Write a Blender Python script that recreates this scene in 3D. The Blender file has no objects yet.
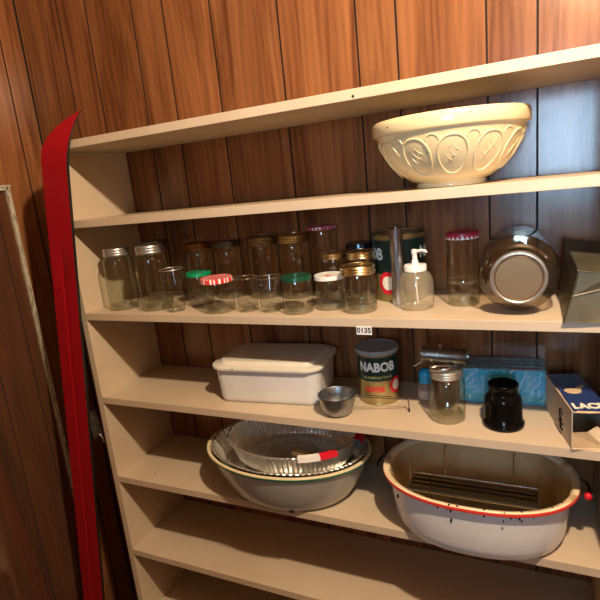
import bpy, bmesh, math, random
from mathutils import Vector, Matrix, noise
PI = math.pi
sin, cos = math.sin, math.cos
rnd = random.Random(7)
SC = bpy.context.scene
COL = SC.collection

# ------------------------------------------------------------------ camera
cam = bpy.data.cameras.new('camera')
cam.sensor_width = 36; cam.lens = 36*507.75/600; cam.clip_start = .02
camo = bpy.data.objects.new('camera', cam); COL.objects.link(camo)
yaw, pitch, roll = math.radians(-25.5177), math.radians(12.6678), math.radians(-5.8851)
_r = Vector((cos(yaw), -sin(yaw), 0)); _f = Vector((sin(yaw), cos(yaw), 0)); _u = Vector((0, 0, 1))
_f2 = _f*cos(pitch)-_u*sin(pitch); _u2 = _u*cos(pitch)+_f*sin(pitch)
_R = _r*cos(roll)+_u2*sin(roll); _U = _u2*cos(roll)-_r*sin(roll)
M4 = Matrix((( _R.x, _U.x, -_f2.x, 1.1518), (_R.y, _U.y, -_f2.y, -1.0055), (_R.z, _U.z, -_f2.z, .3105), (0, 0, 0, 1)))
camo.matrix_world = M4
SC.camera = camo

# ------------------------------------------------------------------ world, lights, exposure
w = bpy.data.worlds.new('world'); SC.world = w; w.use_nodes = True
w.node_tree.nodes['Background'].inputs[0].default_value = (.5, .42, .36, 1)
w.node_tree.nodes['Background'].inputs[1].default_value = .02
def light(name, kind, loc, energy, color, **kw):
    l = bpy.data.lights.new(name, kind); l.energy = energy; l.color = color
    for k, v in kw.items(): setattr(l, k, v)
    o = bpy.data.objects.new(name, l); o.location = loc; COL.objects.link(o); return o
light('ceiling_bulb_light', 'POINT', (1.36, -.70, 1.05), 106, (1, .78, .54), shadow_soft_size=.030)
wl = light('window_daylight', 'AREA', (1.32, -2.36, .45), 3.0, (.45, .72, 1), shape='RECTANGLE', size=.40, size_y=.64, spread=math.radians(56))
wl.rotation_euler = (PI/2, 0, 0)       # faces +Y
SC.view_settings.view_transform = 'Standard'; SC.view_settings.look = 'None'
SC.view_settings.gamma = 1; SC.view_settings.use_curve_mapping = False
SC.view_settings.exposure = 0.0
SC.cycles.transparent_max_bounces = 40
SC.cycles.max_bounces = 10
SC.cycles.diffuse_bounces = 2

# ------------------------------------------------------------------ materials
MATS = {}
def nt(name):
    m = bpy.data.materials.new(name); m.use_nodes = True
    t = m.node_tree; t.nodes.clear()
    out = t.nodes.new('ShaderNodeOutputMaterial')
    return m, t, out
def N(t, kind, **kw):
    n = t.nodes.new('ShaderNode'+kind)
    for k, v in kw.items():
        if k in ('operation', 'blend_type', 'data_type', 'attribute_name', 'wave_type', 'bands_direction', 'feature'): setattr(n, k, v)
        else: n.inputs[k.replace('_', ' ')].default_value = v
    return n
def bsdf(t, out, col=None, rough=.5, metal=0, **kw):
    b = t.nodes.new('ShaderNodeBsdfPrincipled')
    if col: b.inputs['Base Color'].default_value = (*col, 1)
    b.inputs['Roughness'].default_value = rough; b.inputs['Metallic'].default_value = metal
    for k, v in kw.items(): b.inputs[k.replace('_', ' ')].default_value = v
    t.links.new(b.outputs[0], out.inputs[0]); return b
def ramp(t, stops):
    r = t.nodes.new('ShaderNodeValToRGB'); e = r.color_ramp.elements
    while len(e) < len(stops): e.new(.5)
    for i, (p, c) in enumerate(stops): e[i].position = p; e[i].color = (*c, 1)
    return r
def mapping(t, scale=(1, 1, 1), loc=(0, 0, 0)):
    c = t.nodes.new('ShaderNodeTexCoord'); m = t.nodes.new('ShaderNodeMapping')
    m.inputs['Scale'].default_value = scale; m.inputs['Location'].default_value = loc
    t.links.new(c.outputs['Object'], m.inputs[0]); return m
def noisy(name, stops, scale=(20, 20, 20), rough=.5, metal=0, bump=0, nscale=1, detail=4, dist=0, **kw):
    """principled surface whose base colour follows a noise ramp"""
    m, t, out = nt(name); b = bsdf(t, out, None, rough, metal, **kw)
    mp = mapping(t, scale); n = N(t, 'TexNoise', Scale=nscale, Detail=detail, Distortion=dist)
    r = ramp(t, stops); L = t.links.new
    L(mp.outputs[0], n.inputs['Vector']); L(n.outputs['Fac'], r.inputs[0]); L(r.outputs[0], b.inputs['Base Color'])
    if bump:
        bp = N(t, 'Bump', Strength=bump, Distance=.001); L(n.outputs['Fac'], bp.inputs['Height']); L(bp.outputs[0], b.inputs['Normal'])
    MATS[name] = m; return m
def plain(name, col, rough=.5, metal=0, **kw):
    m, t, out = nt(name); bsdf(t, out, col, rough, metal, **kw); MATS[name] = m; return m
def glass(name, tint=(.93, .95, .92), edge=(.45, .5, .44), f0=.09, rough=.035, frost=0.0, frostcol=(.8, .8, .75), bump=0.12):
    """thin glass wall: clear face on, denser and more mirror-like at grazing angles"""
    m, t, out = nt(name); L = t.links.new
    lw = N(t, 'LayerWeight', Blend=.5)
    r = ramp(t, [(0, tint), (.55, tint), (1, edge)]); L(lw.outputs['Facing'], r.inputs[0])
    tr = t.nodes.new('ShaderNodeBsdfTransparent'); L(r.outputs[0], tr.inputs[0])
    gl = N(t, 'BsdfGlossy', Roughness=rough)
    p = N(t, 'Math', operation='POWER'); L(lw.outputs['Facing'], p.inputs[0]); p.inputs[1].default_value = 4
    q = N(t, 'Math', operation='MULTIPLY_ADD'); L(p.outputs[0], q.inputs[0]); q.inputs[1].default_value = .6; q.inputs[2].default_value = f0
    mp = mapping(t, (60, 60, 25)); n = N(t, 'TexNoise', Scale=1.0, Detail=2)
    L(mp.outputs[0], n.inputs['Vector'])
    bp = N(t, 'Bump', Strength=bump, Distance=.002); L(n.outputs['Fac'], bp.inputs['Height']); L(bp.outputs[0], gl.inputs['Normal'])
    mx = t.nodes.new('ShaderNodeMixShader'); L(q.outputs[0], mx.inputs[0]); L(tr.outputs[0], mx.inputs[1]); L(gl.outputs[0], mx.inputs[2])
    last = mx
    if frost:
        df = t.nodes.new('ShaderNodeBsdfDiffuse'); df.inputs[0].default_value = (*frostcol, 1)
        m2 = t.nodes.new('ShaderNodeMixShader'); m2.inputs[0].default_value = frost
        L(mx.outputs[0], m2.inputs[1]); L(df.outputs[0], m2.inputs[2]); last = m2
    L(last.outputs[0], out.inputs[0]); MATS[name] = m; return m
def gingham(name, c1, c2, c3, freq=90, rough=.35):
    m, t, out = nt(name); L = t.links.new; b = bsdf(t, out, None, rough)
    mp = mapping(t, (freq, freq, freq), (.25, .25, .2)); s = t.nodes.new('ShaderNodeSeparateXYZ'); L(mp.outputs[0], s.inputs[0])
    st = []
    for ax in range(3):
        f = N(t, 'Math', operation='FRACT'); L(s.outputs[ax], f.inputs[0])
        g = N(t, 'Math', operation='GREATER_THAN'); L(f.outputs[0], g.inputs[0]); g.inputs[1].default_value = .5; st.append(g)
    a = N(t, 'Math', operation='ADD'); L(st[0].outputs[0], a.inputs[0]); L(st[1].outputs[0], a.inputs[1])
    a2 = N(t, 'Math', operation='DIVIDE'); L(a.outputs[0], a2.inputs[0]); a2.inputs[1].default_value = 2
    r = ramp(t, [(0, c1), (.3, c2), (.8, c3)]); r.color_ramp.interpolation = 'CONSTANT'
    L(a2.outputs[0], r.inputs[0]); L(r.outputs[0], b.inputs['Base Color']); MATS[name] = m; return m

def wood_panel():
    m, t, out = nt('wood_panel'); L = t.links.new
    b = bsdf(t, out, None, .21, 0); b.inputs['Specular IOR Level'].default_value = .5
    at = N(t, 'Attribute', attribute_name='tone')
    at.attribute_type = 'GEOMETRY'
    mp = mapping(t, (1, 1, .09))
    off = N(t, 'VectorMath', operation='ADD'); L(mp.outputs[0], off.inputs[0]); L(at.outputs['Vector'], off.inputs[1])
    n1 = N(t, 'TexNoise', Scale=14, Detail=5, Distortion=1.2, Roughness=.6); L(off.outputs[0], n1.inputs['Vector'])
    mp2 = mapping(t, (1, 1, .02)); n2 = N(t, 'TexNoise', Scale=420, Detail=3); L(mp2.outputs[0], n2.inputs['Vector'])
    wv = N(t, 'TexWave', Scale=16, Distortion=9, Detail=2); wv.bands_direction = 'X'
    L(off.outputs[0], wv.inputs['Vector']); wv.inputs['Detail Scale'].default_value = .8
    mixf = N(t, 'Math', operation='MULTIPLY_ADD'); L(wv.outputs['Fac'], mixf.inputs[0]); mixf.inputs[1].default_value = .07
    L(n1.outputs['Fac'], mixf.inputs[2])
    m3 = N(t, 'Math', operation='MULTIPLY_ADD'); L(n2.outputs['Fac'], m3.inputs[0]); m3.inputs[1].default_value = .20; L(mixf.outputs[0], m3.inputs[2])
    r = ramp(t, [(.36, (.060, .019, .007)), (.50, (.150, .052, .019)), (.62, (.230, .088, .033)), (.80, (.33, .135, .052))])
    L(m3.outputs[0], r.inputs[0])
    hs = t.nodes.new('ShaderNodeHueSaturation'); L(r.outputs[0], hs.inputs['Color'])
    mr = N(t, 'MapRange'); mr.inputs['To Min'].default_value = .85; mr.inputs['To Max'].default_value = 1.15
    sep = t.nodes.new('ShaderNodeSeparateXYZ'); L(at.outputs['Vector'], sep.inputs[0]); L(sep.outputs[1], mr.inputs[0]); L(mr.outputs[0], hs.inputs['Value'])
    L(hs.outputs[0], b.inputs['Base Color'])
    bp = N(t, 'Bump', Strength=.22, Distance=.0006); mp3 = mapping(t, (1, 1, .22)); n4 = N(t, 'TexNoise', Scale=260, Detail=3)
    L(mp3.outputs[0], n4.inputs['Vector']); L(n4.outputs['Fac'], bp.inputs['Height']); L(bp.outputs[0], b.inputs['Normal'])
    MATS['wood'] = m
wood_panel()
plain('groove', (.012, .006, .004), .8)
noisy('shelf_paint', [(.3, (.60, .475, .335)), (.7, (.66, .54, .395))], (6, 6, 6), .42, bump=.15)
noisy('floor', [(.3, (.10, .07, .05)), (.7, (.17, .12, .08))], (30, 30, 30), .7)
noisy('ceiling', [(.3, (.26, .19, .13)), (.7, (.32, .24, .17))], (30, 30, 30), .9)
plain('window_frame', (.6, .58, .55), .5)
plain('night_glass', (.3, .4, .5), .1)
plain('bulb', (.9, .85, .75), .4)
glass('glass', (.95, .95, .91), (.42, .42, .33), f0=.10)
glass('glass_green', (.91, .93, .88), (.34, .40, .32), f0=.10)
glass('glass_base', (.88, .88, .80), (.46, .46, .36), f0=.15, rough=.05, frost=.05, frostcol=(.8, .72, .55))
glass('glass_amber', (.90, .83, .72), (.36, .30, .22), f0=.11)
glass('clear_plastic', (.93, .92, .86), (.5, .48, .42), f0=.07, rough=.12, frost=.16, frostcol=(.8, .72, .55))
glass('film', (.95, .98, .99), (.6, .8, .9), f0=.10, rough=.08, frost=.02, bump=.9)
glass('pane', (.86, .78, .70), (.30, .26, .2), f0=.10, rough=.05, frost=.05, frostcol=(.42, .34, .27), bump=.05)
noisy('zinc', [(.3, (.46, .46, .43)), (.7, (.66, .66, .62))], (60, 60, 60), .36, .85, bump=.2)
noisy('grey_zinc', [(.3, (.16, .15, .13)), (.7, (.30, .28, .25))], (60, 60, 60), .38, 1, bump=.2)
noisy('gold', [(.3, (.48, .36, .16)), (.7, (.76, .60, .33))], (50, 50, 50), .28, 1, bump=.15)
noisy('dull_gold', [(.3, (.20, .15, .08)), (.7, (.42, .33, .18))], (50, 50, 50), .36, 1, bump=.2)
noisy('copper_lid', [(.35, (.20, .07, .02)), (.65, (.42, .18, .06))], (50, 50, 50), .42, .8)
plain('dark_lid', (.05, .07, .09), .18, .85)
plain('green_lid', (.002, .062, .03), .28)
plain('bright_green_lid', (.0, .26, .10), .3)
plain('white_lid', (.82, .80, .76), .35)
plain('red_mark', (.75, .03, .04), .4)
gingham('gingham_red', (.88, .82, .78), (.80, .06, .06), (.62, .01, .015), 105)
gingham('gingham_pink', (.90, .85, .85), (.62, .10, .18), (.42, .01, .05), 105)
plain('deep_red', (.42, .012, .05), .35)
plain('white_teeth', (.9, .87, .85), .4)
noisy('bowl_glaze', [(.3, (.86, .68, .36)), (.7, (.92, .76, .45))], (8, 8, 8), .16, Coat_Weight=.4, Coat_Roughness=.08)
plain('chip', (.012, .010, .012), .6)
noisy('cream_enamel', [(.3, (.78, .73, .60)), (.7, (.84, .80, .68))], (10, 10, 10), .18, Coat_Weight=.3)
noisy('white_enamel', [(.3, (.74, .74, .72)), (.7, (.82, .82, .80))], (10, 10, 10), .2, Coat_Weight=.3)
plain('enamel_shadow_line', (.28, .26, .23), .4)
noisy('stained_enamel', [(.35, (.40, .27, .13)), (.6, (.62, .48, .28))], (9, 9, 9), .35, detail=5)
noisy('roaster_rim', [(.30, (.45, .28, .12)), (.42, (.84, .66, .42)), (.8, (.90, .76, .54))], (22, 22, 22), .25, detail=6)
plain('red_enamel', (.72, .05, .035), .3)
noisy('grey_enamel', [(.3, (.36, .37, .33)), (.7, (.44, .45, .40))], (8, 8, 8), .22, Coat_Weight=.3)
plain('green_enamel', (.02, .17, .075), .25)
plain('rim_cream', (.80, .68, .42), .3)
noisy('foil', [(.3, (.66, .65, .60)), (.7, (.90, .89, .84))], (80, 80, 80), .30, .8, bump=1.0)
noisy('tin', [(.3, (.24, .26, .28)), (.7, (.38, .40, .42))], (50, 50, 50), .38, 1, bump=.3)
noisy('dark_tin', [(.3, (.11, .10, .075)), (.7, (.20, .185, .14))], (18, 18, 18), .42, .9, bump=.3)
noisy('olive_tin', [(.3, (.13, .115, .075)), (.7, (.21, .19, .125))], (18, 18, 18), .42, .7, bump=.3)
plain('bright_wire', (.62, .60, .56), .25, 1)
plain('dark_wire', (.10, .08, .06), .35, .9)
noisy('chrome_painted_reflection', [(.35, (.30, .38, .50)), (.65, (.78, .82, .88))], (260, 260, 24), .25, 1, bump=.5)  # bluish streaked reflection put into the metal's base colour
plain('label_green', (.006, .035, .028), .32)
noisy('can_gold', [(.3, (.42, .33, .12)), (.7, (.58, .47, .20))], (30, 30, 30), .30, .75)
plain('can_letter', (.88, .97, 1.0), .4)
plain('can_letter_yellow', (.45, .50, .16), .4)
plain('can_red', (.72, .012, .03), .38)
plain('can_cream', (.85, .80, .66), .4)
plain('blue_steel', (.24, .36, .48), .22, 1)
plain('grey_plastic', (.30, .34, .36), .35)
plain('white_plastic', (.86, .83, .80), .32)
plain('black_gloss', (.003, .003, .003), .12, Specular_IOR_Level=.18)
plain('red_ski', (.36, .003, .012), .33, Specular_IOR_Level=.35)
plain('ski_black', (.012, .012, .012), .45)
noisy('ski_metal', [(.3, (.25, .25, .26)), (.7, (.5, .5, .5))], (60, 60, 60), .35, 1)
noisy('worn_paint', [(.30, (.20, .16, .11)), (.45, (.55, .50, .38)), (.7, (.74, .69, .56))], (130, 130, 40), .6, bump=1, detail=5)
plain('tag_white', (.85, .86, .88), .5)
plain('ink', (.006, .006, .008), .6)
plain('sticker', (.66, .47, .28), .6)
plain('paper', (.78, .74, .66), .6)
noisy('kraft', [(.3, (.62, .44, .26)), (.7, (.72, .54, .34))], (40, 40, 40), .8, bump=.3)
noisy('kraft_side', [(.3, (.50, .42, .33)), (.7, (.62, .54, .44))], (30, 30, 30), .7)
plain('cork', (.78, .58, .34), .7)
plain('box_blue', (.018, .035, .14), .38)
plain('cyan', (.012, .48, .80), .28)
noisy('lid_tan', [(.3, (.20, .125, .06)), (.7, (.30, .19, .095))], (6, 6, 6), .38, .6, bump=.1)
plain('teal', (.02, .45, .58), .3)
plain('pale_teal', (.24, .52, .60), .4)
plain('magenta', (.40, .02, .10), .4)
plain('cap_blue', (.02, .33, .62), .3)
plain('lilac', (.42, .34, .46), .4)

# ------------------------------------------------------------------ mesh helpers
def link(name, bm, mats, parent=None, loc=None, rot=None, smooth=True, angle=40):
    me = bpy.data.meshes.new(name)
    bmesh.ops.recalc_face_normals(bm, faces=bm.faces)
    bm.to_mesh(me); bm.free()
    for m in (mats if isinstance(mats, (list, tuple)) else [mats]): me.materials.append(MATS[m])
    if smooth:
        me.polygons.foreach_set('use_smooth', [True]*len(me.polygons))
        me.set_sharp_from_angle(angle=math.radians(angle))
    o = bpy.data.objects.new(name, me); COL.objects.link(o)
    if parent: o.parent = parent
    if loc: o.location = loc
    if rot: o.rotation_euler = rot
    return o
def thing(name, label, cat, loc, rz=0, group=None, rot=None):
    o = bpy.data.objects.new(name, None); o.empty_display_size = .03; COL.objects.link(o)
    o.location = loc; o.rotation_euler = rot if rot else (0, 0, rz)
    return tag(o, label, cat, group)
def tag(o, label, cat, group=None):
    o['label'] = label; o['category'] = cat
    if group: o['group'] = group
    return o
def structure(o): o['kind'] = 'structure'; return o
def quad_box(bm, x0, x1, y0, y1, z0, z1, mi=0, bev=0):
    vs = [bm.verts.new(c) for c in ((x0, y0, z0), (x1, y0, z0), (x1, y1, z0), (x0, y1, z0), (x0, y0, z1), (x1, y0, z1), (x1, y1, z1), (x0, y1, z1))]
    fs = [bm.faces.new([vs[i] for i in f]) for f in ((3, 2, 1, 0), (4, 5, 6, 7), (0, 1, 5, 4), (1, 2, 6, 5), (2, 3, 7, 6), (3, 0, 4, 7))]
    for f in fs: f.material_index = mi
    if bev:
        es = list({e for f in fs for e in f.edges})
        bmesh.ops.bevel(bm, geom=es, offset=bev, segments=2, profile=.7, affect='EDGES')
    return fs
def box(x0, x1, y0, y1, z0, z1, bev=0):
    bm = bmesh.new(); quad_box(bm, x0, x1, y0, y1, z0, z1, 0, bev); return bm
def lathe(bm, prof, seg=40, mi=0, cx=0, cy=0, cz=0, mat=None, close=False, wob=None):
    """prof: list of (r,z) or (r,z,mi)"""
    rings = []
    for p in prof:
        r, z = p[0], p[1]
        if r < 1e-6: rings.append([bm.verts.new((cx, cy, cz+z))])
        else:
            ring = []
            for k in range(seg):
                a = 2*PI*k/seg; rr = r*(wob(a, z) if wob else 1)
                ring.append(bm.verts.new((cx+rr*cos(a), cy+rr*sin(a), cz+z)))
            rings.append(ring)
    for i in range(len(rings)-1):
        a, b = rings[i], rings[i+1]; m = prof[i+1][2] if len(prof[i+1]) > 2 else mi
        for k in range(seg):
            k2 = (k+1) % seg
            if len(a) == 1 and len(b) == 1: continue
            if len(a) == 1: f = bm.faces.new((a[0], b[k], b[k2]))
            elif len(b) == 1: f = bm.faces.new((a[k], a[k2], b[0]))
            else: f = bm.faces.new((a[k], a[k2], b[k2], b[k]))
            f.material_index = m
    if mat:
        vs = [v for r in rings for v in r]; bmesh.ops.transform(bm, matrix=mat, verts=vs)
    return rings
def tube(bm, pts, r, seg=8, closed=False, mi=0, cap=True):
    pts = [Vector(p) for p in pts]; n = len(pts); rings = []
    up = None
    for i, p in enumerate(pts):
        if closed: d = (pts[(i+1) % n]-pts[i-1]).normalized()
        else: d = (pts[min(i+1, n-1)]-pts[max(i-1, 0)]).normalized()
        if up is None:
            up = Vector((0, 0, 1)) if abs(d.z) < .9 else Vector((1, 0, 0))
        s = d.cross(up).normalized(); up = s.cross(d).normalized()
        rr = r[i] if isinstance(r, (list, tuple)) else r
        rings.append([bm.verts.new(p+(s*cos(2*PI*k/seg)+up*sin(2*PI*k/seg))*rr) for k in range(seg)])
    for i in range(n if closed else n-1):
        a, b = rings[i], rings[(i+1) % n]
        for k in range(seg):
            f = bm.faces.new((a[k], a[(k+1) % seg], b[(k+1) % seg], b[k])); f.material_index = mi
    if cap and not closed:
        bm.faces.new(rings[0][::-1]).material_index = mi; bm.faces.new(rings[-1]).material_index = mi
    return rings
def loft(bm, rings, mi=0, closed=True, capb=False, capt=False):
    R_ = [[bm.verts.new(c) for c in ring] for ring in rings]
    n = len(R_[0])
    for i in range(len(R_)-1):
        for k in range(n if closed else n-1):
            f = bm.faces.new((R_[i][k], R_[i][(k+1) % n], R_[i+1][(k+1) % n], R_[i+1][k]))
            f.material_index = mi[i] if isinstance(mi, (list, tuple)) else mi
    last = mi[-1] if isinstance(mi, (list, tuple)) else mi
    if capb: bm.faces.new(R_[0][::-1]).material_index = (mi[0] if isinstance(mi, (list, tuple)) else mi)
    if capt: bm.faces.new(R_[-1]).material_index = last
    return R_
def prism(bm, pts, z0, z1, mi=0):
    a = [bm.verts.new((x, y, z0)) for x, y in pts]; b = [bm.verts.new((x, y, z1)) for x, y in pts]
    n = len(pts); bm.faces.new(a[::-1]).material_index = mi; bm.faces.new(b).material_index = mi
    for i in range(n): bm.faces.new((a[i], a[(i+1) % n], b[(i+1) % n], b[i])).material_index = mi
def rrect(w, d, r, n=6, z=0, cx=0, cy=0):
    """rounded rectangle outline"""
    out = []
    for sx, sy, a0 in ((1, 1, 0), (-1, 1, PI/2), (-1, -1, PI), (1, -1, 1.5*PI)):
        for k in range(n+1):
            a = a0+PI/2*k/n
            out.append((cx+sx*(w/2-r)+r*cos(a), cy+sy*(d/2-r)+r*sin(a), z))
    return out
def sellipse(a, b, z, n=64, e=2.0, cx=0, cy=0, f=None):
    out = []
    for k in range(n):
        t = 2*PI*k/n; c, s = cos(t), sin(t)
        x = a*math.copysign(abs(c)**(2/e), c); y = b*math.copysign(abs(s)**(2/e), s)
        zz = z
        if f: x, y, zz = f(k, t, x, y, z)
        out.append((cx+x, cy+y, zz))
    return out
def text_bm(s, size, bold=.0, depth=.0004, sx=1.0, spacing=1.0):
    """text as a mesh in the XY plane (centred), thickness depth in Z"""
    c = bpy.data.curves.new('lettering', 'FONT'); c.body = s; c.size = size; c.align_x = 'CENTER'; c.align_y = 'CENTER'
    c.offset = bold; c.extrude = depth; c.resolution_u = 3; c.space_character = spacing
    o = bpy.data.objects.new('lettering', c); COL.objects.link(o)
    dg = bpy.context.evaluated_depsgraph_get(); dg.update()
    me = bpy.data.meshes.new_from_object(o.evaluated_get(dg))
    bm = bmesh.new(); bm.from_mesh(me)
    bpy.data.objects.remove(o); bpy.data.curves.remove(c); bpy.data.meshes.remove(me)
    for v in bm.verts: v.co.x *= sx
    return bm
def wrap(bm, R, z, a0):
    """bend a flat XY mesh round a vertical cylinder; a0 = facing angle"""
    xs = [v.co.x for v in bm.verts]; x0, x1 = min(xs), max(xs); st = R*.12; x = x0+st
    while x < x1:
        bmesh.ops.bisect_plane(bm, geom=bm.verts[:]+bm.edges[:]+bm.faces[:], plane_co=(x, 0, 0), plane_no=(1, 0, 0)); x += st
    for v in bm.verts:
        a = a0+v.co.x/R; rr = R+v.co.z
        v.co = Vector((rr*cos(a), rr*sin(a), z+v.co.y))
    return bm

def chip(bm, radius, matrix, mi=1):
    r = bmesh.ops.create_icosphere(bm, subdivisions=1, radius=radius, matrix=matrix)
    for f in {f for v in r['verts'] for f in v.link_faces}: f.material_index = mi
# ------------------------------------------------------------------ measures
ZB = {1: .4620, 2: .2582, 3: 0.0, 4: -.2543, 5: -.5127, 6: -.771, 7: -1.03}
TH = .0201
Z = {k: v+TH+.0004 for k, v in ZB.items()}
W_ = 1.283; D_ = .27; FLOOR = -1.25; CEIL = 1.32
XL, XR, YF = -.345, 2.2, -2.4

# ------------------------------------------------------------------ the room
def panel_wall(name, a0, a1, grooves, place, z0=FLOOR, z1=CEIL, g=.0045, d=.004):
    """grooved panelling in local X/Z, front face at y=0 (towards -Y)"""
    bm = bmesh.new(); lay = bm.faces.layers.float_vector.new('tone')
    gs = sorted(x for x in grooves if a0 < x < a1); prof = [(a0, 0)]; kinds = []; r = random.Random(3)
    for x in gs:
        hw = g*(1.0 if x == .2645 else .5)
        prof += [(x-hw, 0), (x-hw*.55, d), (x+hw*.55, d), (x+hw, 0)]
        kinds += [0, 1, 1, 1]
    prof.append((a1, 0)); kinds.append(0)
    lo = [bm.verts.new((x, y, z0)) for x, y in prof]; hi = [bm.verts.new((x, y, z1)) for x, y in prof]
    for i in range(len(prof)-1):
        f = bm.faces.new((lo[i], lo[i+1], hi[i+1], hi[i])); f.material_index = kinds[i]
        f[lay] = Vector((r.random()*9, r.random(), r.random()*5))
    # solid back
    th = .03
    b = [bm.verts.new(c) for c in ((a0, th, z0), (a1, th, z0), (a1, th, z1), (a0, th, z1))]
    bm.faces.new((b[1], b[0], b[3], b[2]))
    me = bpy.data.meshes.new(name); bm.to_mesh(me); bm.free()
    me.materials.append(MATS['wood']); me.materials.append(MATS['groove'])
    o = bpy.data.objects.new(name, me); COL.objects.link(o); place(o); return structure(o)
GR = [-1.22, -1.07, -.97, -.80, -.655, -.56, -.456, -.345, -.174, -.062, .107, .214, .366, .562, .764, .8595, 1.055, 1.1556, 1.36, 1.46, 1.66, 1.86, 1.97, 2.1]
GR = [g for g in GR if g != -.56]
def pb(o): o.location = (0, D_, 0)
panel_wall('wall_back', XL, XR, GR, pb)
GS = [-2.25, -2.08, -1.88, -1.8, -1.6, -1.48, -1.3, -1.1, -1.0, -.8, -.64, -.56, -.36, -.25, -.06, .052, .187, .2645]
def pl(o): o.location = (XL, 0, 0); o.rotation_euler = (0, 0, PI/2)
panel_wall('wall_left', YF, D_, GS, pl)
def pr(o): o.location = (XR, 0, 0); o.rotation_euler = (0, 0, -PI/2)
panel_wall('wall_right', -D_, -YF, [-g for g in GS], pr)
# front wall behind the camera, with its window opening
bm = bmesh.new()
wx0, wx1, wz0, wz1 = 1.09, 1.55, .10, .80
for a in ((XL, wx0, FLOOR, CEIL), (wx1, XR, FLOOR, CEIL), (wx0, wx1, FLOOR, wz0), (wx0, wx1, wz1, CEIL)):
    quad_box(bm, a[0], a[1], YF-.03, YF, a[2], a[3])
structure(link('wall_front', bm, 'ceiling', smooth=False))
wn = link('window_1', box(wx0+.01, wx1-.01, YF-.025, YF-.015, wz0+.01, wz1-.01), 'night_glass', smooth=False); structure(wn)
bm = bmesh.new()
for a in ((wx0-.04, wx0, wz0-.04, wz1+.04), (wx1, wx1+.04, wz0-.04, wz1+.04), (wx0, wx1, wz0-.04, wz0), (wx0, wx1, wz1, wz1+.04)):
    quad_box(bm, a[0], a[1], YF, YF+.02, a[2], a[3])
link('window_frame', bm, 'window_frame', wn, smooth=False)
structure(link('floor', box(XL-.03, XR+.03, YF-.03, D_+.03, FLOOR-.03, FLOOR), 'floor', smooth=False))
structure(link('ceiling', box(XL-.03, XR+.03, YF-.03, D_+.03, CEIL, CEIL+.03), 'ceiling', smooth=False))

# ------------------------------------------------------------------ shelving
unit = thing('shelving_unit', 'cream painted wooden shelving unit built against the panelled wall', 'shelves', (0, 0, FLOOR))
def up_part(name, bm, mats): return link(name, bm, mats, unit, loc=(0, 0, -FLOOR), smooth=False)
for k, zb in ZB.items():
    if k > 1: bm = box(0, W_, 0, D_-.001, zb, zb+TH, .0012)
    else: bm = box(-.02, W_+.02, 0, D_-.001, zb, zb+TH, .0012)
    if k == 5:
        for (x, y, r) in ((.108, .043, .0022),):
            lathe(bm, [(0, .0008), (r, .0004), (r, 0)], 10, 1, x, y, zb+TH)
    if k == 1:
        lathe(bm, [(0, .0008), (.003, .0004), (.003, 0)], 8, 1, mat=Matrix.Translation((.83, 0, zb+.006)) @ Matrix.Rotation(PI/2, 4, 'X'))
    up_part('shelf', bm, ['shelf_paint', 'chip'])
for x in (-.02, W_):
    up_part('upright', box(x, x+.02, 0, D_-.001, FLOOR+.0005, ZB[1], .0012), 'shelf_paint')
tg = thing('price_tag', 'small white paper tag reading 0135 on the third shelf edge', 'tag', (.817, 0, -.0075))
link('paper', box(-.0172, .0172, -.0012, -.0001, -.0095, .0095, .0004), 'tag_white', tg, smooth=False)
tb = text_bm('0135', .0160, .0005, .0001); bmesh.ops.transform(tb, matrix=Matrix.Translation((0, -.0013, 0)) @ Matrix.Rotation(PI/2, 4, 'X'), verts=tb.verts)
link('number', tb, 'ink', tg, smooth=False)

# ------------------------------------------------------------------ jars
GJ = 'glass jars and tumblers standing on the third shelf'
def jar_body(r, h, nr, lh, foot=.0, sh=None, mi_base=1, bulge=0, facets=0):
    """glass wall profile: r body, nr neck; lid height lh"""
    hs = sh if sh is not None else h-lh-(r-nr)*1.0-.006
    P = [(0, .0045, 1), (r*.55, .003, 1), (r*.80, .0006, 1), (r*.90, 0, 1), (r*.975, .003, 1), (r, .010, 1)]
    for k in range(1, 6): P.append((r*(1+bulge*sin(PI*k/6)), .010+(hs-.010)*k/6, 0))
    n = 7; top = h-lh+.002
    for k in range(n+1):
        a = k/n; s = a*a*(3-2*a)
        P.append((r+(nr-r)*s, hs+(top-hs)*(a**.8)*.85, 0))
    P += [(nr, top, 0), (nr*.985, h-.002, 0)]
    wob = (lambda a, z: 1-.012*(1-abs(cos(a*facets/2)))*(1 if .015 < z < hs else 0)) if facets else None
    bm = bmesh.new(); lathe(bm, P, 48, 0, wob=wob)
    # inner floor of the jar: the thick glass bottom
    lathe(bm, [(0, .0085), (r*.6, .0078), (r*.90, .0095), (r*.955, .016)], 48, 1)
    return bm
def band(r, h, z, rows=3):
    """screw band with rolled ridges"""
    P = [(r*.985, z)]
    for k in range(rows*4+1):
        P.append((r*(1+.035*sin(PI*(k/(rows*4))*rows)**2), z+h*k/(rows*4)))
    P += [(r*.985, z+h+.001), (r*.86, z+h+.0015), (r*.855, z+h)]
    bm = bmesh.new(); lathe(bm, P, 44); return bm
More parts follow.
